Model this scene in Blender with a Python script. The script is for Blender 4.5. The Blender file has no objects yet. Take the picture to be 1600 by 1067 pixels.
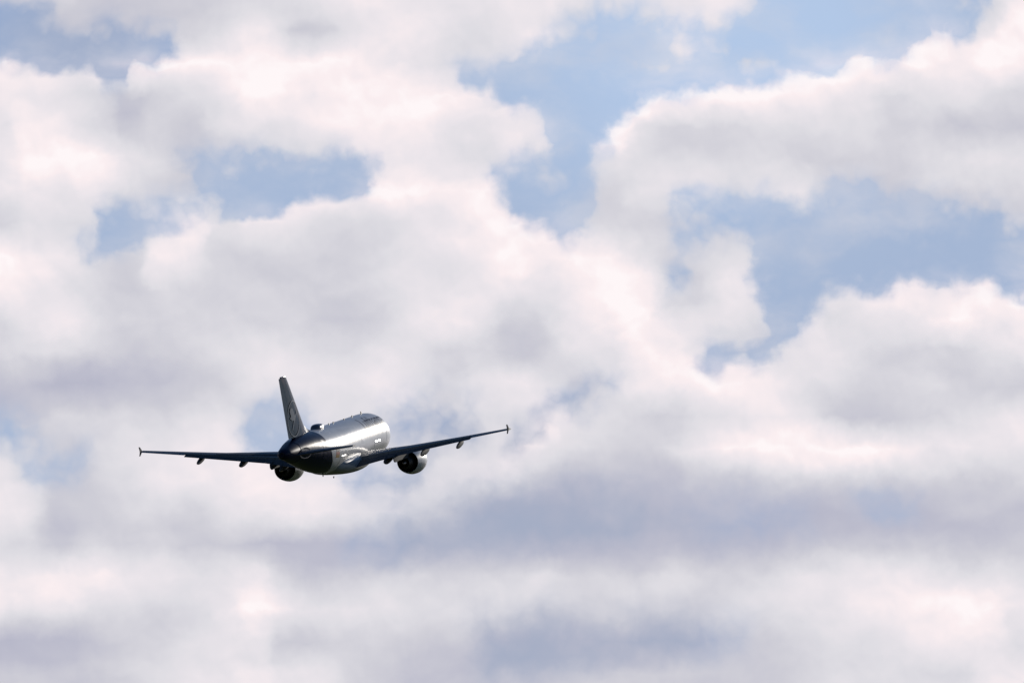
import bpy, bmesh, math
from math import radians as R, sin, cos, tan, pi, sqrt
from mathutils import Matrix, Vector

SC = bpy.context.scene
COL = SC.collection

# ------------------------------------------------------------------ camera
ELEV = R(6.5)                       # the telephoto lens looks a little above the horizon
cam_d = bpy.data.cameras.new("camera")
cam_d.lens = 300
cam_d.sensor_width = 36
cam_d.clip_start = 0.5
cam_d.clip_end = 200000
cam = bpy.data.objects.new("camera", cam_d)
COL.objects.link(cam)
cam.location = (0, 0, 1.7)
cam.rotation_euler = (R(90) + ELEV, 0, 0)
SC.camera = cam
FPX = 1600 * 300 / 36               # focal length in photo pixels: angular scale of the cloud chart

SC.view_settings.view_transform = 'Standard'
SC.view_settings.look = 'None'
SC.view_settings.exposure = 0.0
SC.view_settings.gamma = 1.0

# ------------------------------------------------------------------ sun
SUN_AZ = R(27.5)                    # to the right of the view, ahead of the aircraft
SUN_EL = R(17.0)
sun_vec = Vector((sin(SUN_AZ) * cos(SUN_EL), cos(SUN_AZ) * cos(SUN_EL), sin(SUN_EL)))
sd = bpy.data.lights.new("sun", 'SUN')
sd.energy = 3.6
sd.angle = R(0.53)
sd.color = (1.0, 0.93, 0.84)
sun = bpy.data.objects.new("sun", sd)
COL.objects.link(sun)
sun.rotation_euler = sun_vec.to_track_quat('Z', 'Y').to_euler()
sun.location = (0, 0, 300)

# ------------------------------------------------------------------ sky and clouds (world)
SKY_STRENGTH = 0.05


def lin(c):
    c = c / 255.0
    return c / 12.92 if c <= 0.04045 else ((c + 0.055) / 1.055) ** 2.4


def lin3(r, g, b):
    return (lin(r), lin(g), lin(b))


# Cloud chart: how bright the cloud is, every 50 steps of angle (0 dark base .. 9 sunlit top)
TONE = """
4 4 4 3 3 3 3 4 5 5 6 7 7 7 6 6 7 7 6 6 6 6 6 6 4 4 4 4 4 5 4 5 7
4 4 3 3 3 3 4 5 7 5 4 6 7 7 6 5 6 6 4 4 4 5 5 4 4 4 4 4 4 7 6 6 9
8 6 6 6 8 7 8 8 9 8 8 8 7 6 5 5 5 4 4 4 4 5 5 4 5 6 8 8 8 8 8 9 8
7 7 6 5 3 4 5 7 9 8 8 9 9 9 8 7 6 5 5 7 8 8 8 8 8 8 7 6 5 6 6 5 4
6 8 7 5 4 4 3 5 6 6 7 8 8 8 6 6 7 6 5 8 6 4 4 4 5 5 5 5 4 4 3 3 3
7 9 9 8 6 5 3 4 4 4 5 6 7 7 6 5 6 4 4 6 5 5 5 5 5 4 4 4 4 5 6 6 6
6 7 7 7 5 4 4 5 5 6 7 6 8 8 7 8 6 5 4 4 6 6 6 5 6 6 4 4 3 4 4 4 4
4 5 5 5 4 6 7 4 6 6 5 5 5 6 7 8 8 7 5 4 4 4 4 4 4 4 4 4 4 4 4 4 4
9 8 7 5 4 8 7 4 4 4 4 4 5 6 6 7 9 8 8 8 6 4 4 5 4 4 4 5 5 5 5 5 5
8 7 6 5 3 4 4 4 4 4 4 4 5 6 6 7 7 6 7 9 8 4 5 7 5 4 5 6 7 7 7 8 7
5 6 7 5 4 4 4 4 4 4 3 3 4 6 7 6 4 5 7 8 9 7 6 6 4 5 5 6 6 7 9 8 8
4 5 5 4 3 3 4 5 6 6 5 5 6 5 4 4 3 4 6 6 8 8 6 4 4 6 6 5 4 4 4 5 6
2 2 1 1 2 2 3 4 6 6 6 6 7 6 4 6 7 6 4 5 7 8 8 8 7 6 5 4 4 5 4 4 3
2 3 4 4 4 4 5 6 4 4 5 5 5 4 4 5 5 6 5 5 4 3 5 6 7 6 4 3 4 4 5 6 7
5 4 3 4 6 6 7 7 6 6 6 6 5 4 4 5 6 6 5 4 3 4 6 8 9 9 9 8 8 7 7 6 6
6 5 3 4 5 7 7 7 8 7 7 6 5 5 6 6 5 3 2 2 2 2 3 3 4 4 4 4 3 3 3 3 4
7 6 3 3 4 4 4 6 7 7 7 6 6 5 3 1 0 0 0 1 1 1 1 1 1 1 1 1 1 1 2 2 2
5 4 3 4 4 4 3 3 2 1 1 1 1 1 1 1 1 1 1 1 1 1 1 1 1 2 3 3 3 3 2 2 3
7 7 8 8 7 7 6 6 7 4 2 3 4 4 4 4 4 5 4 4 4 5 4 4 5 6 6 7 7 7 6 6 5
7 6 6 5 5 4 5 7 9 7 6 6 6 5 5 5 5 4 4 4 4 4 4 5 5 6 6 7 8 8 9 9 7
1 1 1 2 3 4 5 6 6 3 4 4 4 3 3 2 1 1 1 1 1 1 2 3 3 4 5 5 6 7 8 7 5
3 3 3 3 4 5 6 6 7 6 6 4 3 2 2 2 2 2 3 3 3 3 3 3 3 4 5 5 5 5 5 7 7
"""
TONE = [[int(k) for k in r.split()] for r in TONE.strip().splitlines()]

# openings in the cloud: (outline, softness of the rim, cover left inside)
GAPS = [
    ([(-60, 12), (0, 16), (70, 15), (110, 52), (145, 48), (185, 42), (230, 55), (268, 60), (262, 85), (250, 92),
      (220, 95), (195, 97), (185, 115), (178, 138), (172, 116), (150, 108), (110, 110), (60, 98), (0, 92), (-60, 90)], 16, 0.0),
    ([(285, 248), (330, 245), (400, 243), (470, 254), (530, 246), (592, 250), (582, 275), (572, 302), (530, 307),
      (500, 306), (450, 320), (400, 336), (362, 332), (328, 328), (320, 295), (345, 288), (320, 278), (300, 262)], 14, 0.02),
    ([(160, 326), (210, 328), (250, 318), (302, 313), (304, 340), (280, 352), (215, 370), (200, 390), (172, 390),
      (163, 415), (145, 400), (122, 382), (160, 379)], 13, 0.12),
    ([(715, 112), (760, 108), (800, 95), (840, 68), (870, 45), (905, 32), (950, 18), (1010, 16), (1060, 28), (1150, 30),
      (1178, 0), (1180, -60), (1482, -60), (1488, 0), (1486, 30), (1468, 46), (1445, 60), (1430, 70), (1418, 84), (1405, 94),
      (1385, 97), (1362, 94), (1350, 87), (1335, 90), (1300, 104), (1250, 115), (1200, 129), (1150, 135), (1110, 137),
      (1060, 145), (1010, 154), (985, 173), (962, 190), (948, 206), (944, 225), (940, 245), (932, 285), (926, 320),
      (916, 345), (904, 356), (880, 371), (865, 360), (845, 347), (812, 343), (796, 320), (782, 300), (766, 286),
      (770, 275), (800, 264), (835, 252), (862, 236), (866, 215), (850, 194), (836, 170), (822, 166), (800, 171),
      (775, 157), (755, 140), (735, 136)], 14, 0.0),
    ([(1502, -60), (1560, -60), (1535, 18), (1514, 48), (1497, 56), (1490, 20)], 14, 0.1),
    ([(1046, 322), (1075, 306), (1120, 316), (1150, 306), (1200, 308), (1235, 316), (1275, 316), (1310, 296), (1345, 292),
      (1400, 312), (1450, 304), (1490, 318), (1540, 315), (1580, 345), (1670, 375), (1670, 470), (1600, 460), (1570, 454),
      (1545, 440), (1520, 437), (1490, 446), (1470, 441), (1430, 436), (1400, 445), (1390, 454), (1340, 452), (1310, 449),
      (1290, 454), (1280, 488), (1262, 482), (1254, 502), (1240, 528), (1224, 545), (1212, 530), (1200, 520), (1190, 480),
      (1181, 440), (1176, 412), (1174, 388), (1166, 372), (1140, 366), (1116, 370), (1098, 388), (1080, 398), (1058, 390), (1046, 372)], 15, 0.0),
    ([(1045, 412), (1062, 408), (1070, 440), (1062, 452), (1050, 446)], 12, 0.25),
    ([(1108, 540), (1160, 546), (1200, 540), (1222, 546), (1190, 568), (1160, 566), (1140, 561), (1122, 574), (1100, 580)], 11, 0.12),
    ([(792, 702), (814, 668), (850, 640), (880, 615), (930, 598), (962, 600), (928, 626), (928, 646), (895, 652), (885, 634),
      (858, 654), (835, 674), (810, 714)], 15, .46),
    ([(-60, 640), (20, 650), (55, 680), (30, 700), (-60, 695)], 22, 0.42),
    ([(40, 690), (90, 712), (130, 705), (122, 742), (90, 756), (45, 748)], 22, 0.45),
    ([(386, 655), (420, 640), (470, 650), (500, 690), (470, 720), (395, 705)], 20, 0.2),
    ([(612, 655), (680, 640), (740, 660), (730, 690), (640, 700), (605, 680)], 28, 0.36),
    ([(540, 745), (600, 735), (660, 745), (640, 768), (560, 772)], 22, 0.25),
    ([(560, 862), (640, 825), (720, 800), (800, 780), (920, 785), (1000, 800), (1000, 832), (900, 842), (790, 850),
      (700, 852), (620, 870)], 34, 0.12),
    ([(1000, 800), (1120, 790), (1260, 806), (1260, 828), (1120, 842), (1000, 832)], 30, 0.5),
    ([(1335, 780), (1380, 776), (1435, 780), (1430, 808), (1390, 812), (1340, 798)], 20, 0.45),
    ([(745, 990), (850, 966), (900, 985), (960, 984), (1040, 974), (1090, 985), (1150, 1000), (1100, 1022), (1000, 1016),
      (920, 1036), (830, 1056), (755, 1055)], 34, .25),
]
# wisps drawn over the openings: x, y, half width, half height, cover
WISPS = [(110, 38, 45, 18, .55), (215, 30, 70, 18, .5), (120, 55, 30, 14, .4), (345, 284, 26, 9, .5), (355, 275, 14, 7, .3),
         (1078, 66, 56, 26, .85), (1120, 72, 24, 18, .5), (1040, 102, 44, 18, .6), (1182, 104, 34, 15, .65), (1195, 98, 14, 8, .3),
         (850, 62, 40, 34, .62), (920, 40, 50, 20, .35), (1135, 14, 60, 18, .8), (1030, 18, 56, 18, .65), (928, 245, 10, 26, .55), (850, 280, 40, 14, .3),
         (865, 322, 12, 6, .35), (1240, 300, 40, 14, .8), (1420, 312, 32, 14, .6), (1450, 345, 55, 22, .28), (1505, 300, 22, 10, .5),
         (1560, 312, 30, 16, .6), (1590, 350, 30, 30, .45), (1240, 370, 26, 36, .25), (1265, 490, 10, 14, .5), (1135, 362, 28, 14, .42), (905, 622, 14, 12, .35),
         (845, 640, 10, 20, .3), (1430, 12, 50, 12, .4), (1450, 30, 14, 22, .3), (1540, 25, 24, 24, .5), (760, 290, 30, 10, .2),
         (250, 322, 30, 8, .3), (1062, 345, 50, 30, .68), (1095, 392, 46, 28, .62), (1122, 335, 44, 20, .42), (940, 95, 90, 50, .22),
         (1500, 322, 90, 24, .35), (885, 305, 46, 34, .34), (768, 290, 40, 24, .4), (240, 345, 30, 18, .3), (1205, 450, 26, 60, .25),
         (1290, 330, 60, 22, .3), (760, 118, 50, 18, .35), (1210, 530, 26, 16, .35), (1440, 370, 80, 18, .16), (620, 690, 60, 30, .25)]
# sunlit rims along the cloud tops: polyline, half width, gain
CRESTS = [
    ([(944, 225), (972, 188), (1010, 166), (1060, 156), (1110, 148), (1200, 140), (1250, 126), (1300, 115), (1340, 102), (1380, 108)], 14, .28),
    ([(1395, 115), (1425, 92), (1455, 72), (1487, 50)], 13, .3),
    ([(1555, 70), (1600, 36), (1650, 10)], 20, .2),
    ([(310, 362), (400, 348), (450, 332), (500, 318), (580, 306), (620, 300), (690, 308), (740, 305), (768, 335), (800, 358),
      (850, 380), (900, 390), (960, 402), (1000, 432), (1040, 440)], 15, .22),
    ([(1262, 515), (1295, 470), (1320, 460), (1395, 462), (1430, 448), (1500, 452), (1550, 458), (1620, 475)], 15, .2),
    ([(205, 108), (240, 104)], 12, .35),
    ([(265, 98), (330, 98), (420, 103), (560, 114), (690, 146), (740, 150), (770, 165), (830, 182), (855, 212), (838, 236)], 13, .14),
    ([(-50, 105), (0, 108), (60, 112), (110, 120), (150, 120)], 14, .15),
    ([(1100, 592), (1142, 576), (1200, 582), (1215, 590)], 12, .22),
    ([(880, 646), (862, 652), (832, 690), (810, 716)], 13, .2),
    ([(1185, 430), (1195, 480), (1190, 520)], 14, .15),
    ([(1000, 690), (1150, 698), (1290, 700), (1370, 700)], 18, .16),
    ([(1150, 700), (1250, 694), (1360, 702)], 10, .12),
]
# blue of the clear sky: x, y, radius, shift (dark .. pale)
BLUES = [(60, 60, 160, -.32), (220, 90, 120, -.2), (1000, 90, 260, .42), (1300, 60, 220, .42), (850, 300, 140, .0), (1400, 400, 300, -.06),
         (450, 290, 160, .05), (800, 830, 330, -.5), (940, 1010, 300, -.34), (430, 680, 120, .12), (80, 700, 160, .0)]
DARKS = [(205, 185, 22, 40, -.14), (480, 60, 26, 22, -.16), (85, 822, 18, 40, -.14), (1040, 360, 60, 40, -.06), (1310, 660, 22, 8, -.12),
         (1400, 655, 36, 20, -.1), (1065, 470, 26, 14, -.12), (1392, 130, 10, 26, -.2), (820, 520, 50, 50, -.06), (480, 1003, 26, 14, -.06),
         (110, 590, 90, 26, -.05), (1085, 66, 60, 30, .22), (1130, 16, 70, 20, .15), (860, 60, 50, 34, .12), (1100, 375, 70, 40, .06)]


def sstep(t):
    t = max(0.0, min(1.0, t))
    return t * t * (3 - 2 * t)


def seg_dist(px, py, ax, ay, bx, by):
    dx, dy = bx - ax, by - ay
    t = ((px - ax) * dx + (py - ay) * dy) / (dx * dx + dy * dy + 1e-9)
    t = max(0.0, min(1.0, t))
    return math.hypot(px - ax - t * dx, py - ay - t * dy)


def signed(poly, x, y):
    n, ins, d, ny = len(poly), False, 1e9, 0.0
    for i in range(n):
        ax, ay = poly[i]
        bx, by = poly[(i + 1) % n]
        t = max(0.0, min(1.0, ((x - ax) * (bx - ax) + (y - ay) * (by - ay)) / ((bx - ax) ** 2 + (by - ay) ** 2 + 1e-9)))
        e = math.hypot(x - ax - t * (bx - ax), y - ay - t * (by - ay))
        if e < d:
            d, ny = e, ay + t * (by - ay)
        if (ay > y) != (by > y) and x < (bx - ax) * (y - ay) / (by - ay) + ax:
            ins = not ins
    base = (ny - y) / (d + 3.0) * (-1 if ins else 1)       # +1 on the soft underside of a cloud, -1 on its crisp top
    return (-d if ins else d), base


def cubic(p, t):
    a, b, c, d = p
    return b + .5 * t * (c - a + t * (2 * a - 5 * b + 4 * c - d + t * (3 * (b - c) + d - a)))


def tone(x, y):
    gx, gy = max(0, min(31.999, x / 50.0)), max(0, min(20.999, y / 50.0))
    i, j = int(gx), int(gy)
    rows = []
    for k in range(-1, 3):
        r = TONE[max(0, min(21, j + k))]
        rows.append(cubic([r[max(0, min(32, i + q))] for q in range(-1, 3)], gx - i))
    return cubic(rows, gy - j) / 9.05


def chart(x, y):
    T = tone(x, y)
    A = 1.0
    for poly, soft, rest in GAPS:
        d, base = signed(poly, x, y)
        soft = soft * (1.7 + (1.1 * base if base > 0 else .45 * base))
        A = min(A, rest + (1 - rest) * sstep((d + soft) / (2 * soft)))
    for (wx, wy, rx, ry, c) in WISPS:
        g = c * math.exp(-((x - wx) / rx) ** 2 - ((y - wy) / ry) ** 2)
        A = A + (1 - A) * g
    for line, w, gain in CRESTS:
        d = min(seg_dist(x, y, *line[k], *line[k + 1]) for k in range(len(line) - 1))
        T += .8 * gain * math.exp(-(d / (1.2 * w)) ** 2)
    for (wx, wy, rx, ry, c) in DARKS:
        T += c * math.exp(-((x - wx) / rx) ** 2 - ((y - wy) / ry) ** 2)
    S = 0.5
    for (wx, wy, r, c) in BLUES:
        S += c * math.exp(-((x - wx) ** 2 + (y - wy) ** 2) / r ** 2)
    c01 = lambda v: max(0.0, min(1.0, v))
    return c01(A), c01(T), c01(S)


STEP = 25
X0, X1 = -75, 1675
Y0, Y1 = -75, 1150
NX = (X1 - X0) // STEP + 1
NY = (Y1 - Y0) // STEP + 1

world = bpy.data.worlds.new("World")
SC.world = world
world.use_nodes = True
world.cycles.sampling_method = 'MANUAL'
world.cycles.sample_map_resolution = 512
WT = world.node_tree
WT.nodes.clear()


class Nodes:
    """tiny node-writing helper"""

    def __init__(self, tree):
        self.t = tree

    def put(self, sock, v):
        if hasattr(v, 'links') or isinstance(v, bpy.types.NodeSocket):
            self.t.links.new(v, sock)
        else:
            sock.default_value = v

    def m(self, op, a, b=None, c=None, clamp=False):
        n = self.t.nodes.new('ShaderNodeMath')
        n.operation = op
        n.use_clamp = clamp
        for k, v in enumerate((a, b, c)):
            if v is not None:
                self.put(n.inputs[k], v)
        return n.outputs[0]

    def v(self, op, a, b=None, c=None, scale=None):
        n = self.t.nodes.new('ShaderNodeVectorMath')
        n.operation = op
        for k, x in enumerate((a, b, c)):
            if x is not None:
                self.put(n.inputs[k], x)
        if scale is not None:
            self.put(n.inputs['Scale'], scale)
        return n.outputs['Value'] if op in ('DOT_PRODUCT', 'LENGTH') else n.outputs[0]

    def comb(self, x, y, z):
        n = self.t.nodes.new('ShaderNodeCombineXYZ')
        for k, q in enumerate((x, y, z)):
            self.put(n.inputs[k], q)
        return n.outputs[0]

    def sep(self, a):
        n = self.t.nodes.new('ShaderNodeSeparateXYZ')
        self.put(n.inputs[0], a)
        return n.outputs

    def noise(self, vec, scale, detail, rough=.5, lac=2.0, dim='3D', dist=0.0):
        n = self.t.nodes.new('ShaderNodeTexNoise')
        n.noise_dimensions = dim
        self.put(n.inputs['Vector'], vec)
        n.inputs['Scale'].default_value = scale
        n.inputs['Detail'].default_value = detail
        n.inputs['Roughness'].default_value = rough
        n.inputs['Lacunarity'].default_value = lac
        n.inputs['Distortion'].default_value = dist
        return n.outputs

    def ramp(self, fac, stops, interp='LINEAR'):
        n = self.t.nodes.new('ShaderNodeValToRGB')
        e = n.color_ramp
        e.interpolation = interp
        while len(e.elements) < len(stops):
            e.elements.new(0.5)
        for el, (p, c) in zip(e.elements, stops):
            el.position = p
            el.color = (c[0], c[1], c[2], 1)
        self.put(n.inputs[0], fac)
        return n.outputs[0]

    def smooth(self, v, lo, hi):
        n = self.t.nodes.new('ShaderNodeMapRange')
        n.interpolation_type = 'SMOOTHSTEP'
        self.put(n.inputs['Value'], v)
        n.inputs['From Min'].default_value = lo
        n.inputs['From Max'].default_value = hi
        return n.outputs[0]

    def mix(self, fac, a, b):
        n = self.t.nodes.new('ShaderNodeMix')
        n.data_type = 'RGBA'
        self.put(n.inputs['Factor'], fac)
        self.put(n.inputs['A'] if False else n.inputs[6], a)
        self.put(n.inputs[7], b)
        return n.outputs[2]


N = Nodes(WT)
tc = WT.nodes.new('ShaderNodeTexCoord')
dirv = tc.outputs['Generated']                       # direction in the world
fdot = N.v('DOT_PRODUCT', dirv, (0, cos(ELEV), sin(ELEV)))
udot = N.v('DOT_PRODUCT', dirv, (0, -sin(ELEV), cos(ELEV)))
xdot = N.v('DOT_PRODUCT', dirv, (1, 0, 0))
fsafe = N.m('MAXIMUM', fdot, 0.05)
px = N.m('MULTIPLY_ADD', N.m('DIVIDE', xdot, fsafe), FPX, 800.0)
py = N.m('MULTIPLY_ADD', N.m('DIVIDE', udot, fsafe), -FPX, 533.5)
P = N.comb(px, py, 0.0)
# billowing: the chart is pushed about by turbulence of several sizes
w1 = N.noise(P, 1 / 70.0, 3, .55)[1]
w2 = N.noise(P, 1 / 22.0, 3, .6)[1]
P1 = N.v('MULTIPLY_ADD', N.v('SUBTRACT', w1, (.5, .5, .5)), (44, 36, 0), P)
P2 = N.v('MULTIPLY_ADD', N.v('SUBTRACT', w2, (.5, .5, .5)), (16, 14, 0), P1)
qx, qy, _ = N.sep(P2)
u = N.m('DIVIDE', N.m('SUBTRACT', qx, X0), X1 - X0, clamp=True)
vrow = N.m('DIVIDE', N.m('SUBTRACT', qy, Y0), STEP)
vrow = N.m('MINIMUM', N.m('MAXIMUM', vrow, 0.0), NY - 1.001)
ucol = N.comb(u, u, u)
vcol = N.comb(vrow, vrow, vrow)
acc = None
for j in range(NY):
    n = WT.nodes.new('ShaderNodeRGBCurve')
    mp = n.mapping
    row = [chart(X0 + STEP * i, Y0 + STEP * j) for i in range(NX)]
    for ch in range(3):
        cv = mp.curves[ch]
        cv.points[0].location = (0, row[0][ch])
        cv.points[1].location = (1, row[-1][ch])
        for i in range(1, NX - 1):
            cv.points.new(i / (NX - 1), row[i][ch])
    mp.update()
    if acc is None:
        uj, vj = ucol, vcol
    else:                                            # a vanishing link to the previous row keeps the rows evaluated one by one
        uj = N.v('MULTIPLY_ADD', acc, (1e-9, 1e-9, 1e-9), ucol)
        vj = N.v('MULTIPLY_ADD', acc, (1e-9, 1e-9, 1e-9), vcol)
    N.put(n.inputs['Color'], uj)
    wv = N.v('ABSOLUTE', N.v('SUBTRACT', vj, (float(j),) * 3))
    wv = N.v('MAXIMUM', N.v('SUBTRACT', (1.0, 1.0, 1.0), wv), (0.0, 0.0, 0.0))
    acc = N.v('MULTIPLY', n.outputs[0], wv) if acc is None else N.v('MULTIPLY_ADD', n.outputs[0], wv, acc)
cA, cT, cS = N.sep(acc)

# sky away from the chart: broken cloud towards the sun, clear deep blue behind the viewer
sdot = N.v('DOT_PRODUCT', dirv, tuple(sun_vec))
g1 = N.noise(N.v('MULTIPLY', dirv, (1, 1, 1.8)), 7.0, 7, .55)[0]
g2 = N.noise(N.v('MULTIPLY_ADD', dirv, (1, 1, 1.8), (.012, .01, -.03)), 7.0, 7, .55)[0]
front = N.smooth(sdot, .1, .75)
gA = N.m('ADD', g1, N.m('MULTIPLY_ADD', front, .24, N.m('MULTIPLY_ADD', N.smooth(N.sep(dirv)[2], .10, .03), .22, -.21)))
gA = N.m('MULTIPLY', N.smooth(gA, .44, .62), N.m('SUBTRACT', 1.0, N.smooth(N.sep(dirv)[2], .19, .34)))
gT = N.m('ADD', .55, N.m('MULTIPLY', N.m('SUBTRACT', g2, g1), -3.0), clamp=True)

# inside weight of the chart
ex = N.m('ABSOLUTE', N.m('SUBTRACT', px, 800.0))
ey = N.m('ABSOLUTE', N.m('SUBTRACT', py, 533.5))
ins = N.m('MULTIPLY', N.m('SUBTRACT', 1.0, N.smooth(ex, 820, 930)), N.m('SUBTRACT', 1.0, N.smooth(ey, 555, 660)))
ins = N.m('MULTIPLY', ins, N.smooth(fdot, .5, .8))

# fine structure
fe = N.noise(P1, 1 / 60.0, 6, .56)[0]
f1 = N.noise(P1, 1 / 64.0, 3.5, .46)[0]
f2 = N.noise(N.v('ADD', P1, (5.0, -13.0, 0)), 1 / 64.0, 3.5, .46)[0]
vo = WT.nodes.new('ShaderNodeTexVoronoi')
vo.feature = 'F1'
vo.inputs['Scale'].default_value = 1 / 34.0
vo.inputs['Detail'].default_value = 1.0
N.put(vo.inputs['Vector'], P1)
puff = N.m('MULTIPLY_ADD', vo.outputs['Distance'], -.5, .22)
tear = N.m('MULTIPLY_ADD', N.noise(P, 1 / 190.0, 2, .5)[0], 2.6, -.25)
edge = N.m('MULTIPLY', N.m('MULTIPLY', cA, N.m('SUBTRACT', 1.0, cA)), N.m('MULTIPLY_ADD', N.smooth(qy, 690, 800), -2.2, 4.0))
Aj = N.m('MULTIPLY_ADD', N.m('MULTIPLY_ADD', N.m('SUBTRACT', fe, .5), tear, puff), edge, cA)
Aj = N.smooth(Aj, -.08, 1.06)
veil = N.smooth(N.noise(N.v('MULTIPLY', P1, (.6, 1, 1)), 1 / 120.0, 5, .52)[0], .36, .74)
Aj = N.m('MAXIMUM', Aj, N.m('MULTIPLY', veil, .54))
relief = N.m('SUBTRACT', f1, f2)
thick = N.m('MULTIPLY_ADD', cT, .55, .35)
Tj = N.m('MULTIPLY_ADD', N.m('MULTIPLY', relief, .42), thick, cT)
b1 = N.noise(P1, 1 / 120.0, 3, .5)[0]
b2 = N.noise(N.v('ADD', P1, (10.0, -26.0, 0)), 1 / 120.0, 3, .5)[0]
Tj = N.m('MULTIPLY_ADD', N.m('MULTIPLY', N.m('SUBTRACT', b1, b2), .5), thick, Tj)
f3 = N.noise(N.v('MULTIPLY', P1, (.6, 1, 1)), 1 / 120.0, 4, .5)[0]
Tj = N.m('MULTIPLY_ADD', N.m('SUBTRACT', f3, .5), .14, Tj, clamp=True)

A = N.m('MULTIPLY_ADD', N.m('SUBTRACT', Aj, gA), ins, gA)
T = N.m('MULTIPLY_ADD', N.m('SUBTRACT', Tj, gT), ins, gT)

cloud = N.ramp(T, [(0.0, lin3(180, 181, 199)), (.16, lin3(190, 190, 205)), (.36, lin3(207, 206, 215)), (.56, lin3(223, 221, 227)),
                   (.75, lin3(236, 230, 235)), (.92, lin3(251, 239, 241)), (1.0, lin3(255, 247, 248))])
bright = N.m('MULTIPLY_ADD', N.smooth(sdot, -.2, .78), .72, .28)
cloud = N.v('SCALE', cloud, scale=N.m('MULTIPLY', bright, 1.0 / SKY_STRENGTH))

sky = WT.nodes.new('ShaderNodeTexSky')
sky.sky_type = 'NISHITA'
sky.sun_disc = False
sky.sun_elevation = SUN_EL
sky.sun_rotation = SUN_AZ
sky.altitude = 100
sky.air_density = 1.0
sky.dust_density = 0.1
sky.ozone_density = 3.0
SKYTINT = (.80, .95, 1.12)
near = N.ramp(cS, [(0.0, lin3(163, 173, 196)), (.25, lin3(152, 172, 206)), (.5, lin3(166, 184, 213)), (1.0, lin3(178, 200, 231))])
near = N.v('SCALE', near, scale=1.0 / SKY_STRENGTH)
skyc = N.mix(ins, N.v('MULTIPLY', sky.outputs[0], SKYTINT), near)
final = N.mix(A, skyc, cloud)
bg = WT.nodes.new('ShaderNodeBackground')
N.put(bg.inputs['Color'], final)
bg.inputs['Strength'].default_value = SKY_STRENGTH
out = WT.nodes.new('ShaderNodeOutputWorld')
WT.links.new(bg.outputs[0], out.inputs['Surface'])


# ------------------------------------------------------------------ materials
def material(name, base, rough=.4, metal=0.0, coat=0.0, coat_rough=.05, spec=.5):
    m = bpy.data.materials.new(name)
    m.use_nodes = True
    b = m.node_tree.nodes['Principled BSDF']
    b.inputs['Base Color'].default_value = (*base, 1)
    b.inputs['Roughness'].default_value = rough
    b.inputs['Metallic'].default_value = metal
    b.inputs['Coat Weight'].default_value = coat
    b.inputs['Coat Roughness'].default_value = coat_rough
    b.inputs['Specular IOR Level'].default_value = spec
    return m, Nodes(m.node_tree), b


def worn(name, base, rough, amount=.12, scale=1.2, **kw):
    """paint or metal with streaky grime and faint panel joints"""
    m, n, b = material(name, base, rough, **kw)
    t = m.node_tree.nodes.new('ShaderNodeTexCoord').outputs['Object']
    a = n.noise(n.v('MULTIPLY', t, (.35, 1.4, 1.4)), scale, 5, .6)[0]
    dark = tuple(c * (1 - 2.2 * amount) for c in base)
    lite = tuple(min(1, c * (1 + amount)) for c in base)
    N_ = n.ramp(a, [(.3, dark), (.7, lite)])
    n.put(b.inputs['Base Color'], N_)
    r = n.m('MULTIPLY_ADD', n.noise(t, scale * 2.5, 4, .6)[0], .08, rough - .04)
    n.put(b.inputs['Roughness'], r)
    return m


M_white = None
NAVY = (.004, .010, .038)
M_wing = worn('wing grey paint', (.19, .20, .22), .42, .10, 1.6, spec=.25)
M_flap = worn('flap grey paint', (.10, .105, .12), .7, .12, 2.2, spec=.02)
M_navy = worn('navy gloss paint', NAVY, .2, .15, .9)
M_metal = worn('bare polished metal', (.72, .71, .70), .22, .08, 2.0, metal=1.0)
M_dark = worn('sooty metal', (.035, .034, .033), .55, .2, 3.0, metal=.6)
M_core = worn('heat tinted steel', (.22, .20, .18), .38, .2, 3.0, metal=1.0)
M_plate = worn('scuffed dark steel', (.10, .10, .11), .25, .2, 4.0, metal=.9)
M_black = material('black void', (.006, .006, .007), .7)[0]
M_glass = material('dark window glass', (.03, .033, .04), .24)[0]
M_nac = worn('white nacelle paint', (.70, .70, .71), .30, .08, 1.4, coat=.3, coat_rough=.1)
M_belly = worn('light grey belly paint', (.50, .51, .53), .34, .12, 1.2)
M_emblem = material('white emblem paint', (.13, .135, .15), .2, spec=.2)[0]
M_letter = worn('navy lettering paint', (.006, .010, .035), .35, .1, 2.0, spec=.08)
M_red = material('red flag stripe', (.25, .015, .015), .45)[0]
M_gold = material('gold flag stripe', (.30, .17, .02), .45)[0]
M_blk = material('black flag stripe', (.01, .01, .01), .35)[0]
M_radome = worn('grey dome paint', (.10, .11, .14), .25, .08, 2.0)


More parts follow.
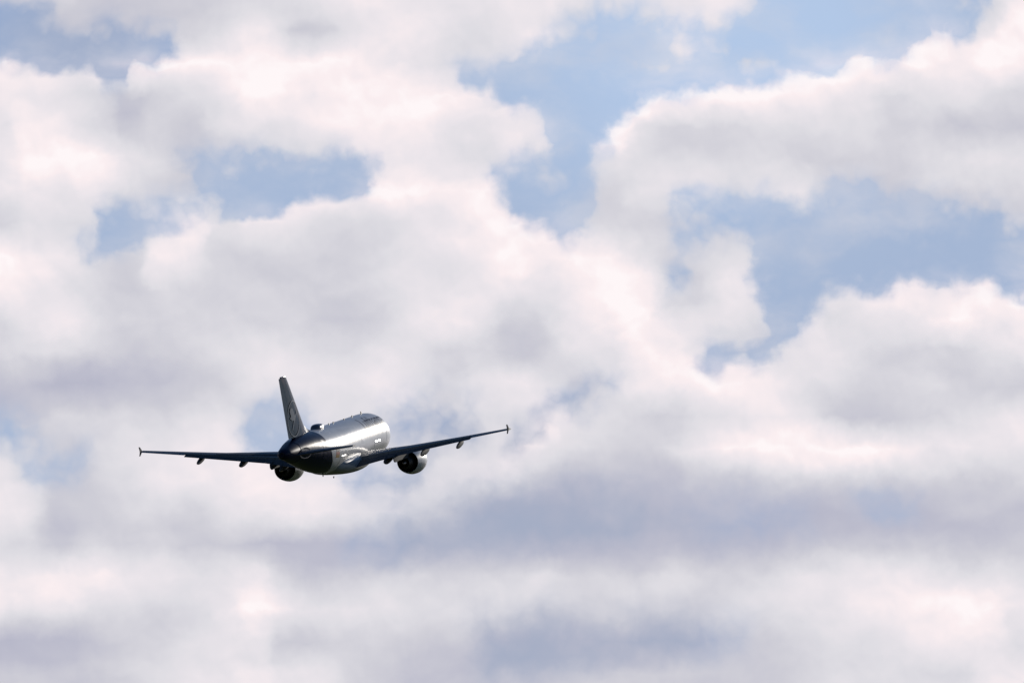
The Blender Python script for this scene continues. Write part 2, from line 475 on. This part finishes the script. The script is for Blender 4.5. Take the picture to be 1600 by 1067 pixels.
def fuselage_material():
    """white body paint, navy rear end with a raked edge, rivet rows and stains"""
    m, n, b = material('two tone body paint', (.74, .74, .75), .26)
    t = m.node_tree.nodes.new('ShaderNodeTexCoord').outputs['Object']
    x, y, z = n.sep(t)
    s = n.m('SUBTRACT', 16.0, x)
    # edge of the navy paint: further aft towards the crown
    lim = n.m('MULTIPLY_ADD', z, n.m('MULTIPLY_ADD', z, -.18, .7), 24.1)
    k = n.smooth(n.m('SUBTRACT', s, lim), -.02, .02)
    st = n.noise(n.v('MULTIPLY', t, (.22, 1.6, 1.6)), 1.3, 6, .6)[0]
    white = n.ramp(st, [(.25, (.64, .64, .645)), (.7, (.80, .80, .81))])
    # frames and stringers: faint joints
    fr = n.m('ABSOLUTE', n.m('SUBTRACT', n.m('FRACT', n.m('DIVIDE', s, 2.13)), .5))
    joint = n.smooth(fr, .49, .497)
    col = n.mix(k, white, (*NAVY, 1))
    col = n.mix(n.m('MULTIPLY', joint, .35), col, (.12, .12, .13, 1))
    n.put(b.inputs['Base Color'], col)
    n.put(b.inputs['Roughness'], n.m('MULTIPLY_ADD', n.noise(t, 2.0, 4, .6)[0], .12, .19))
    n.put(b.inputs['Specular IOR Level'], n.m('MULTIPLY_ADD', k, -.36, .5))
    bump = m.node_tree.nodes.new('ShaderNodeBump')
    bump.inputs['Strength'].default_value = .12
    bump.inputs['Distance'].default_value = .02
    n.put(bump.inputs['Height'], n.noise(n.v('MULTIPLY', t, (1.8, 1, 1)), .9, 2, .5)[0])
    m.node_tree.links.new(bump.outputs[0], b.inputs['Normal'])
    return m


M_body = fuselage_material()

# ------------------------------------------------------------------ ground (below the frame)
gm, gn, gb = material('fields and grass', (.05, .07, .03), .9, spec=0.0)
gt = gm.node_tree.nodes.new('ShaderNodeTexCoord').outputs['Object']
gfield = gm.node_tree.nodes.new('ShaderNodeTexVoronoi')
gfield.inputs['Scale'].default_value = .004
gm.node_tree.links.new(gt, gfield.inputs['Vector'])
gcol = gn.ramp(gn.sep(gfield.outputs['Color'])[0], [(0, (.030, .045, .018)), (.4, (.05, .065, .025)), (.7, (.085, .08, .045)), (1, (.04, .055, .02))])
gn.put(gb.inputs['Base Color'], gn.mix(gn.m('MULTIPLY', gn.noise(gt, .05, 8, .6)[0], .5), gcol, (.03, .04, .02, 1)))
gme = bpy.data.meshes.new('ground')
G = 60000
gme.from_pydata([(-G, -G, 0), (G, -G, 0), (G, G, 0), (-G, G, 0)], [], [(0, 1, 2, 3)])
gme.materials.append(gm)
ground = bpy.data.objects.new('ground', gme)
COL.objects.link(ground)
ground['kind'] = 'structure'
ground['label'] = 'flat green fields reaching the horizon below the flight path'
ground['category'] = 'ground'

# ------------------------------------------------------------------ mesh helpers


def L(s, y, z):
    """station from the nose, left, up -> aircraft axes"""
    return Vector((16.0 - s, y, z))


def obj(name, verts, faces, mat, parent=None, smooth=True, angle=35):
    me = bpy.data.meshes.new(name)
    me.from_pydata([tuple(v) for v in verts], [], faces)
    bm = bmesh.new()
    bm.from_mesh(me)
    bmesh.ops.remove_doubles(bm, verts=bm.verts, dist=1e-5)
    bmesh.ops.recalc_face_normals(bm, faces=bm.faces)
    if smooth:
        for f in bm.faces:
            f.smooth = True
        for e in bm.edges:
            if len(e.link_faces) == 2 and e.calc_face_angle(0) > R(angle):
                e.smooth = False
    bm.to_mesh(me)
    bm.free()
    me.materials.append(mat)
    o = bpy.data.objects.new(name, me)
    COL.objects.link(o)
    if parent is not None:
        o.parent = parent
    return o


def loft(rings, cap0=True, cap1=True, closed=True):
    n = len(rings[0])
    verts = [v for r in rings for v in r]
    faces = []
    for a in range(len(rings) - 1):
        for i in range(n if closed else n - 1):
            j = (i + 1) % n
            faces.append((a * n + i, a * n + j, (a + 1) * n + j, (a + 1) * n + i))
    if cap0:
        faces.append(tuple(range(n)))
    if cap1:
        faces.append(tuple((len(rings) - 1) * n + i for i in range(n)))
    return verts, faces


def interp(tab, x):
    """monotone cubic through a table"""
    if x <= tab[0][0]:
        return tab[0][1]
    if x >= tab[-1][0]:
        return tab[-1][1]
    k = 0
    while tab[k + 1][0] < x:
        k += 1

    def slope(i):
        if i <= 0 or i >= len(tab) - 1:
            a = max(0, min(len(tab) - 2, i if i <= 0 else i - 1))
            return (tab[a + 1][1] - tab[a][1]) / (tab[a + 1][0] - tab[a][0])
        d0 = (tab[i][1] - tab[i - 1][1]) / (tab[i][0] - tab[i - 1][0])
        d1 = (tab[i + 1][1] - tab[i][1]) / (tab[i + 1][0] - tab[i][0])
        return 0.0 if d0 * d1 <= 0 else 2 * d0 * d1 / (d0 + d1)
    h = tab[k + 1][0] - tab[k][0]
    t = (x - tab[k][0]) / h
    m0, m1 = slope(k) * h, slope(k + 1) * h
    return ((2 * t ** 3 - 3 * t ** 2 + 1) * tab[k][1] + (t ** 3 - 2 * t ** 2 + t) * m0 + (-2 * t ** 3 + 3 * t ** 2) * tab[k + 1][1] + (t ** 3 - t ** 2) * m1)


TOP = [(0, -.55), (.12, -.3), (.5, .05), (1, .38), (2, .98), (3, 1.58), (4, 1.88), (5.5, 2.05), (6.5, 2.07), (26.3, 2.07), (28, 2.01), (30, 1.82), (32, 1.52), (33, 1.34), (33.5, 1.22), (33.84, 1.05)]
BOT = [(0, -.55), (.12, -.8), (.5, -1.1), (1, -1.36), (2, -1.68), (3, -1.88), (4, -2.0), (5.5, -2.07), (20.5, -2.07), (22, -1.96), (24, -1.68), (26, -1.3), (28, -.87), (30, -.42), (32, .0), (33, .2), (33.5, .34), (33.84, .52)]
WID = [(0, .02), (.12, .26), (.5, .62), (1, .92), (2, 1.36), (3, 1.66), (4, 1.84), (5.5, 1.955), (6.5, 1.975), (21, 1.975), (23, 1.93), (25, 1.79), (27, 1.58), (29, 1.31), (31, 1.01), (32.5, .76), (33.2, .61), (33.6, .46), (33.84, .3)]


def fus(s, a, off=0.0):
    """point of the body skin: angle a from the starboard side, up positive"""
    t, b, w = interp(TOP, s), interp(BOT, s), interp(WID, s)
    return L(s, -(w + off) * cos(a), (t + b) / 2 + ((t - b) / 2 + off) * sin(a))


def fus_ring(s, n=72, off=0.0):
    return [fus(s, 2 * pi * k / n, off) for k in range(n)]


def fus_angle(s, z):
    t, b = interp(TOP, s), interp(BOT, s)
    return math.asin(max(-1, min(1, (z - (t + b) / 2) / ((t - b) / 2))))


def patch(s0, s1, a0, a1, off, ns=4, na=6, thick=.02, flare=0.0):
    """a curved panel lying on the body skin, with real thickness"""
    vs, fs = [], []
    for lev in (off - thick, off):
        for i in range(ns + 1):
            for j in range(na + 1):
                vs.append(fus(s0 + (s1 - s0) * i / ns, a0 + (a1 - a0) * j / na, lev + flare * (1 - j / na)))
    K = (ns + 1) * (na + 1)
    idx = lambda l, i, j: l * K + i * (na + 1) + j
    for i in range(ns):
        for j in range(na):
            for l in (0, 1):
                fs.append((idx(l, i, j), idx(l, i + 1, j), idx(l, i + 1, j + 1), idx(l, i, j + 1)))
    for i in range(ns):
        for j in (0, na):
            fs.append((idx(0, i, j), idx(0, i + 1, j), idx(1, i + 1, j), idx(1, i, j)))
    for j in range(na):
        for i in (0, ns):
            fs.append((idx(0, i, j), idx(0, i, j + 1), idx(1, i, j + 1), idx(1, i, j)))
    return vs, fs


# ------------------------------------------------------------------ the aircraft
plane = bpy.data.objects.new('airliner', None)
COL.objects.link(plane)
plane['label'] = 'white twin engine jet airliner with navy tail climbing away through cloudy sky'
plane['category'] = 'airplane'

# body
sts = [0, .04, .12, .25, .5, .75, 1, 1.4, 2, 2.5, 3, 3.5, 4, 4.7, 5.5, 6.5]
sts += [7.5 + k for k in range(0, 13)]
sts += [20 + .5 * k for k in range(1, 22)] + [31.0]
v, f = loft([fus_ring(s) for s in sts])
body = obj('fuselage', v, f, M_body, plane)
v, f = loft([fus_ring(s, off=-.012) for s in (31.012, 31.5, 32, 32.5, 33, 33.25, 33.5, 33.65, 33.78, 33.84)])
cone = obj('tail_cone', v, f, worn('navy tail cone paint', (.006, .012, .04), .36, .15, 1.5, spec=.14), plane)
c0 = (interp(TOP, 33.84) + interp(BOT, 33.84)) / 2
rr = [[L(33.80 + ds, r * cos(2 * pi * k / 24), c0 + r * sin(2 * pi * k / 24)) for k in range(24)] for ds, r in ((0, .205), (.12, .19), (.12, .15), (-.0, .14))]
v, f = loft(rr, False, True)
obj('exhaust_pipe', v, f, M_dark, cone)


# wing-to-body fairing
def fairing_ring(s):
    k = (s - 9.3) / (20.4 - 9.3)
    e = max(0.0, sin(pi * min(1, max(0, k)))) ** .45
    hw = 1.2 + 1.02 * e
    bot = -1.75 - .82 * e
    top = -.95 + .25 * e
    cz, hh = (top + bot) / 2, (top - bot) / 2
    out_ = []
    for q in range(40):
        a = 2 * pi * q / 40
        c, sn = cos(a), sin(a)
        out_.append(L(s, hw * math.copysign(abs(c) ** .7, c), cz + hh * math.copysign(abs(sn) ** .7, sn)))
    return out_


v, f = loft([fairing_ring(9.3 + 11.1 * (k / 30.0)) for k in range(31)])
obj('belly_fairing', v, f, M_belly, plane)

# ------------------------------------------------------------------ wings


def foil(t, n=14, x0=0.0, x1=1.0, camber=.018):
    """section outline from the upper rear round the nose to the lower rear: (x, z) in chords"""
    def half(x):
        return 5 * t * (.2969 * sqrt(max(x, 0)) - .126 * x - .3516 * x * x + .2843 * x ** 3 - .1036 * x ** 4)

    def cam(x):
        return camber * (sin(pi * x ** 1.25)) + .012 * x * x * (1 - x) * 4
    xs = [x0 + (x1 - x0) * (1 - cos(pi * k / n)) / 2 for k in range(n + 1)]
    up = [(x, cam(x) + half(x)) for x in reversed(xs)]
    lo = [(x, cam(x) - half(x)) for x in (xs[1:] if x0 == 0 else xs)]
    return up + lo


def wing_le(y):
    return 10.9 + (y - 1.98) * .523


def wing_te(y):
    return 17.05 + (y - 1.98) * .012 if y < 6.4 else 17.10 + (y - 6.4) * (20.2 - 17.10) / (16.9 - 6.4)


def wing_z(y):
    return -1.36 + (y - 1.98) * .134 + .12 * max(0, (y - 1.98) / 14.9) ** 2


def wing_t(y):
    return interp([(1.0, .152), (6.4, .118), (16.9, .108)], y)


def wing_tw(y):
    return R(interp([(1.0, 3.6), (6.4, 1.4), (16.9, -.6)], y))


def sect(y, pts, sgn, dx=0, dz=0, rot=0, pivot=(0, 0)):
    """place a section at span station y"""
    c = wing_te(y) - wing_le(y)
    tw = wing_tw(y)
    res = []
    for (x, z) in pts:
        ax, az = x - pivot[0], z - pivot[1]
        x2 = pivot[0] + ax * cos(rot) + az * sin(rot) + dx
        z2 = pivot[1] - ax * sin(rot) + az * cos(rot) + dz
        X, Z = (x2 - .3) * c, z2 * c
        xr, zr = X * cos(tw) + Z * sin(tw), -X * sin(tw) + Z * cos(tw)
        res.append(L(wing_le(y) + .3 * c + xr, sgn * y, wing_z(y) + zr))
    return res


CUT = .75
for sgn in (1, -1):
    ys = [.9, 1.98, 3, 4.2, 5.3, 6.4, 8, 9.6, 11.2, 12.8, 14.2, 15.6, 16.6, 16.95]
    v, f = loft([sect(y, foil(wing_t(y), 16, 0, CUT), sgn) for y in ys])
    wing = obj('wing', v, f, M_wing, plane)
    # trailing edge pieces
    fl = R(9.5)

    def flap(y0, y1, name, rot, dx, dz, mat, n=5):
        rings = [sect(y0 + (y1 - y0) * k / n, [(.72 + .30 * x, .012 - .006 + z * .30) for x, z in foil(.15, 10, 0, 1, .02)], sgn, dx, dz, rot, (.75, 0)) for k in range(n + 1)]
        vv, ff = loft(rings)
        return obj(name, vv, ff, mat, wing)
    flap(2.1, 6.42, 'flap', fl, .03, -.022, M_flap)
    flap(6.43, 13.2, 'flap', fl, .035, -.024, M_flap, 6)
    rings = [sect(13.25 + (16.5 - 13.25) * k / 4, [(max(CUT + .006, x), z) for x, z in foil(wing_t(15), 10, CUT + .006, 1)], sgn) for k in range(5)]
    v, f = loft(rings)
    obj('aileron', v, f, M_wing, wing)
    rings = [sect(y, foil(wing_t(16), 10, CUT + .004, 1), sgn) for y in (16.53, 16.95)]
    v, f = loft(rings)
    obj('wing_tip', v, f, M_wing, wing)
    # tip fence: arrow shaped plate above and below the tip
    zt = wing_z(16.97)
    pts = [(19.5, 0), (20.02, .34), (20.24, .44), (20.34, .44), (20.22, .07), (20.22, -.09), (20.36, -.38), (20.26, -.38), (20.0, -.24)]
    vs = [L(s, sgn * 16.94, zt + .06 + z) for s, z in pts] + [L(s, sgn * (16.98 + .10 * abs(z)), zt + .06 + z) for s, z in pts]
    n = len(pts)
    fs = [tuple(range(n)), tuple(n + i for i in range(n))] + [(i, (i + 1) % n, n + (i + 1) % n, n + i) for i in range(n)]
    obj('wingtip_fence', vs, fs, M_flap, wing, smooth=False)
    # flap track fairings
    for (y, ln, dep) in ((4.8, 3.6, .86), (8.4, 3.2, .70), (12.0, 2.6, .54)):
        te = wing_te(y)
        zz = wing_z(y) - .16
        c = te - wing_le(y)
        rings = []
        for k in range(15):
            q = k / 14.0
            e = max(.02, sin(pi * min(1, q * .93 + .035))) ** .6
            s = te + .62 - ln * (1 - q)
            droop = -.12 - .5 * max(0, q - .35) ** 1.2
            cz = zz + droop - .10 * e
            rings.append([L(s, sgn * y + .16 * e * cos(2 * pi * m / 16), cz + dep * .5 * e * sin(2 * pi * m / 16)) for m in range(16)])
        v, f = loft(rings)
        obj('flap_track_fairing', v, f, M_flap, wing)

    # ---------------------------------------------------------------- engine
    ye, ze, s0 = sgn * 5.72, -2.06, 9.6

    def lathe(profile, n=48, cap0=False, cap1=False):
        return loft([[L(s0 + s, ye + r * cos(2 * pi * k / n), ze + (r * sin(2 * pi * k / n)) * (1.0 if sin(2 * pi * k / n) > 0 or True else .95)) for k in range(n)] for s, r in profile], cap0, cap1)
    eng = bpy.data.objects.new('engine', None)
    COL.objects.link(eng)
    eng.parent = plane
    v, f = lathe([(.35, .98), (.8, 1.17), (1.4, 1.235), (2.0, 1.22), (2.7, 1.12), (3.35, .985), (3.35, .955), (2.7, .99), (1.9, 1.0)])
    obj('nacelle', v, f, M_nac, eng)
    v, f = lathe([(.9, .84), (.4, .84), (.12, .87), (0, .93), (.06, .965), (.35, .985)])
    obj('intake_lip', v, f, M_metal, eng)
    v, f = lathe([(.85, .85), (1.0, .85), (1.0, .1), (.6, .02)], cap1=True)
    obj('fan', v, f, M_dark, eng)
    v, f = lathe([(1.92, .99), (1.95, .6)])
    obj('fan_duct', v, f, M_black, eng)
    v, f = lathe([(1.9, .66), (2.6, .70), (3.2, .66), (3.9, .53), (4.35, .43), (4.35, .40), (4.0, .41), (3.6, .41)])
    obj('core_cowl', v, f, M_dark, eng)
    v, f = lathe([(3.6, .40), (3.62, .26), (4.2, .25), (4.6, .17), (4.95, .04)], cap1=True)
    obj('exhaust_plug', v, f, M_core, eng)
    # pylon
    rings = []
    for (s, zb, ztp, hw) in ((10.8, -.95, -.84, .06), (11.5, -1.0, -.74, .17), (12.4, -1.1, -.68, .21), (13.6, -1.6, -.72, .22), (14.6, -1.62, -.8, .17), (16.2, -1.62, -.95, .12), (17.2, -1.7, -1.0, .09), (17.75, -1.5, -1.2, .03)):
        rings.append([L(s, ye - hw, zb), L(s, ye + hw, zb), L(s, ye + hw, ztp), L(s, ye - hw, ztp)])
    v, f = loft(rings)
    obj('pylon', v, f, M_flap, eng, angle=25)

# ------------------------------------------------------------------ tail


def stab(y, pts, sgn):
    k = (y - .3) / 5.92
    le, te = 28.5 + (y - .6) * .625, 32.3 + (y - .6) * .2
    c = te - le
    z0 = .53 + (y - .6) * .105
    return [L(le + x * c, sgn * y, z0 + z * c) for x, z in pts]


for sgn in (1, -1):
    v, f = loft([stab(y, foil(.105, 12, 0, .70, -.005), sgn) for y in (.2, 1.2, 2.5, 4, 5.4, 6.05, 6.22)])
    st = obj('horizontal_stabilizer', v, f, M_wing, plane)
    v, f = loft([stab(y, foil(.105, 10, .706, 1, -.005), sgn) for y in (.75, 1.2, 2.5, 4, 5.4, 6.05)])
    obj('elevator', v, f, M_flap, st)


def fin_le(z):
    return 25.35 + (z - 1.7) * .945


def fin_te(z):
    return 31.25 + (z - 1.7) * .315


def fin_half(s, z):
    le, te = fin_le(z), fin_te(z)
    x = max(0, min(1, (s - le) / (te - le)))
    t = .105
    return (te - le) * 5 * t * (.2969 * sqrt(x) - .126 * x - .3516 * x * x + .2843 * x ** 3 - .1036 * x ** 4)


def fin_sec(z, pts):
    le, c = fin_le(z), fin_te(z) - fin_le(z)
    return [L(le + x * c, yv * c, z) for x, yv in pts]


zs = [1.2, 1.9, 2.8, 3.8, 4.8, 5.8, 6.7, 7.36]
v, f = loft([fin_sec(z, foil(.105, 14, 0, .70, 0)) for z in zs] + [fin_sec(7.48, [(x * .97 + .02, y * .7) for x, y in foil(.105, 14, 0, .70, 0)])])
# kill the cambered tail term: the fin is symmetric
M_fin = worn('navy fin paint', NAVY, .13, .15, .9, spec=.12)
fin = obj('tail_fin', v, f, M_fin, plane)
v, f = loft([fin_sec(z, foil(.105, 10, .706, 1, 0)) for z in [1.95, 2.8, 3.8, 4.8, 5.8, 6.7, 7.36]])
obj('rudder', v, f, M_fin, fin)
# dorsal fillet ahead of the fin
v, f = loft([[L(s, hw, zb), L(s, 0, zt), L(s, -hw, zb)] for s, hw, zb, zt in ((23.6, .03, 2.03, 2.06), (24.4, .1, 2.02, 2.16), (25.2, .18, 2.0, 2.38), (26.1, .24, 1.98, 2.75))])
obj('dorsal_fillet', v, f, M_fin, fin)


# emblem on the starboard side: a ring with a flying crane
def fin_pt(s, z):
    return L(s, -(fin_half(s, z) + .012), z)


ec, er = (29.75, 3.62), 1.62
vs, fs = [], []
K = 64
for k in range(K):
    a = 2 * pi * k / K
    for r in (er, er - .10):
        vs.append(fin_pt(ec[0] - r * cos(a), ec[1] + r * sin(a)))
for k in range(K):
    j = (k + 1) % K
    fs.append((2 * k, 2 * j, 2 * j + 1, 2 * k + 1))
obj('emblem_ring', vs, fs, M_emblem, fin, smooth=False)
CR = [[(-.55, -.98), (-.42, -1.0), (.05, -.30), (-.02, -.18)],
      [(-.02, -.18), (.05, -.30), (.40, .02), (.30, .20)],
      [(.30, .20), (.40, .02), (.78, .42), (.74, .52)],
      [(.74, .52), (.78, .42), (1.18, .72), (.80, .60)],
      [(-.02, -.18), (.30, .20), (-.25, .95), (-.75, .95)],
      [(-.02, -.18), (-.75, .95), (-1.05, .70), (-.75, .25)],
      [(-.02, -.18), (-.75, .25), (-1.05, .05), (-.5, -.15)]]
vs, fs = [], []
for q in CR:
    b = len(vs)
    D = 6
    for i in range(D + 1):
        for j in range(D + 1):
            a, c = i / D, j / D
            xx = (q[0][0] * (1 - a) + q[3][0] * a) * (1 - c) + (q[1][0] * (1 - a) + q[2][0] * a) * c
            yy = (q[0][1] * (1 - a) + q[3][1] * a) * (1 - c) + (q[1][1] * (1 - a) + q[2][1] * a) * c
            vs.append(fin_pt(ec[0] - xx, ec[1] + yy))
    for i in range(D):
        for j in range(D):
            fs.append((b + i * (D + 1) + j, b + i * (D + 1) + j + 1, b + (i + 1) * (D + 1) + j + 1, b + (i + 1) * (D + 1) + j))
obj('crane_emblem', vs, fs, M_emblem, fin, smooth=False)

# ------------------------------------------------------------------ details on the body
# dome on the crown ahead of the fin
rings = []
for k in range(17):
    q = k / 16.0
    e = max(.03, 1 - abs(2 * q - 1) ** 3.2) ** .5
    rings.append([L(20.5 + 2.3 * q, .50 * e * math.copysign(abs(cos(2 * pi * m / 28)) ** .6, cos(2 * pi * m / 28)), 2.02 + (.44 * e * sin(2 * pi * m / 28) if m <= 14 else .1 * e * sin(2 * pi * m / 28))) for m in range(28)])
v, f = loft(rings)
obj('antenna_dome', v, f, M_radome, plane)


def blade(name, s, y, z, up, ln=.34, ht=.3):
    pr = [(0, 0), (ln, 0), (ln * .95, ht * up), (ln * .5, ht * up)]
    vv = [L(s + a, y - .03, z + b) for a, b in pr] + [L(s + a, y + .03, z + b) for a, b in pr]
    ff = [(0, 1, 2, 3), (4, 5, 6, 7)] + [(i, (i + 1) % 4, 4 + (i + 1) % 4, 4 + i) for i in range(4)]
    obj(name, vv, ff, M_dark, plane, smooth=False)


for s, h in ((6.2, .24), (9.4, .15), (12.2, .12), (15.9, .14), (17.4, .13)):
    blade('blade_antenna', s, 0, 2.05, 1, .36, h)
blade('belly_antenna', 21.2, -.1, -1.96, -1, .22, .32)
blade('belly_antenna', 18.4, -.3, -2.52, -1, .22, .16)

# windows
win = None
for side in (1, -1):
    for k in range(34):
        s = 6.6 + .533 * k
        if s > 24.6 or abs(s - 13.9) < .2:
            continue
        z = .42
        a0, a1 = fus_angle(s, z - .17), fus_angle(s, z + .17)
        vs = []
        for m in range(12):
            c, sn = cos(2 * pi * m / 12), sin(2 * pi * m / 12)
            p = fus(s + .115 * math.copysign(abs(c) ** .7, c), (a0 + a1) / 2 + (a1 - a0) / 2 * math.copysign(abs(sn) ** .7, sn), .006)
            if side == 1:
                p.y = -p.y
            vs.append(p)
        obj('cabin_window', vs, [tuple(range(12))], M_glass, plane, smooth=False)
# doors on the starboard side
M_door = worn('white door paint', (.68, .68, .69), .32, .06, 1.6, coat=.3, coat_rough=.1)
for (s0, s1, z0, z1) in ((4.55, 5.3, -.55, 1.25), (13.55, 14.1, -.05, .95), (25.4, 26.1, -.35, 1.3)):
    sm = (s0 + s1) / 2
    v, f = patch(s0, s1, fus_angle(sm, z0), fus_angle(sm, z1), .010, 3, 8)
    obj('cabin_door', v, f, M_body, plane)
for (s0, s1, gd) in ((7.8, 9.6, 0), (19.6, 21.3, 8)):
    v, f = patch(s0, s1, R(-48), R(-10 - gd), .010, 4, 8)
    d = obj('cargo_door', v, f, M_body, plane)
    v, f = patch(s0 + .1, s1 - .1, R(-9.0 - gd), R(-6.7 - gd), .012, 4, 3, flare=.042)  # added strip above the door, tilted up so the sun glints off it
    obj('glint_strip', v, f, M_door, d)
# rub plates round the stabilizer roots
for side in (1, -1):
    vs, fs = [], []
    for lev in (.004, .016):
        for m in range(28):
            a = 2 * pi * m / 28
            p = fus(30.2 + 1.25 * cos(a), fus_angle(30.2, .56) + .46 * sin(a), lev)
            if side == 1:
                p.y = -p.y
            vs.append(p)
    fs = [tuple(range(28)), tuple(28 + m for m in range(28))] + [(m, (m + 1) % 28, 28 + (m + 1) % 28, 28 + m) for m in range(28)]
    obj('rub_plate', vs, fs, M_plate, plane)
# flag near the rear
fl = bpy.data.objects.new('national_flag', None)
COL.objects.link(fl)
fl.parent = plane
for nm, m_, z0, z1 in (('black_stripe', M_blk, .17, .42), ('red_stripe', M_red, -.09, .16), ('gold_stripe', M_gold, -.35, -.10)):
    v, f = patch(21.8, 22.9, fus_angle(22.2, z0 - .25), fus_angle(22.2, z1 - .25), .008, 4, 3, .012)
    obj(nm, v, f, m_, fl)

# airline name on the starboard side of the crown
cu = bpy.data.curves.new('lettering', 'FONT')
cu.body = 'Lufthansa'
cu.offset = 0.0
to = bpy.data.objects.new('lettering', cu)
COL.objects.link(to)
dg = bpy.context.evaluated_depsgraph_get()
tm = bpy.data.meshes.new_from_object(to.evaluated_get(dg))
bpy.data.objects.remove(to)
bm = bmesh.new()
bm.from_mesh(tm)
xs = [p.co.x for p in bm.verts]
ysv = [p.co.y for p in bm.verts]
xa, xb, ya, yb = min(xs), max(xs), min(ysv), max(ysv)
for k in range(1, 14):
    yy = ya + (yb - ya) * k / 14
    bmesh.ops.bisect_plane(bm, geom=bm.verts[:] + bm.edges[:] + bm.faces[:], plane_co=(0, yy, 0), plane_no=(0, 1, 0))
for p in bm.verts:
    q = fus(11.6 - (p.co.x - xa) / (xb - xa) * 7.2, R(30) + R(38) * (p.co.y - ya) / (yb - ya), .008)
    p.co = q
bm.to_mesh(tm)
bm.free()
tm.materials.clear()
tm.materials.append(M_letter)
tm.name = 'lettering'
lo = bpy.data.objects.new('lettering', tm)
COL.objects.link(lo)
lo.parent = plane

# ------------------------------------------------------------------ attitude and place in the sky
yaw, pit, rol = .241434844, .0760916916, -.0621411523
D, xo, zo = 763.06, -15.78, -9.328
cy, sy = cos(yaw), sin(yaw)
f0 = Vector((sy * cos(pit), cy * cos(pit), sin(pit)))
rt = Vector((cy, -sy, 0))
up0 = rt.cross(f0)
lf = -rt * cos(rol) + up0 * sin(rol)
up1 = up0 * cos(rol) + rt * sin(rol)
Rm = Matrix((f0, lf, up1)).transposed()
Rx = Matrix.Rotation(ELEV, 3, 'X')
W = (Rx @ Rm).to_4x4()
W.translation = Vector(cam.location) + Rx @ Vector((xo, D, zo))
plane.matrix_world = W
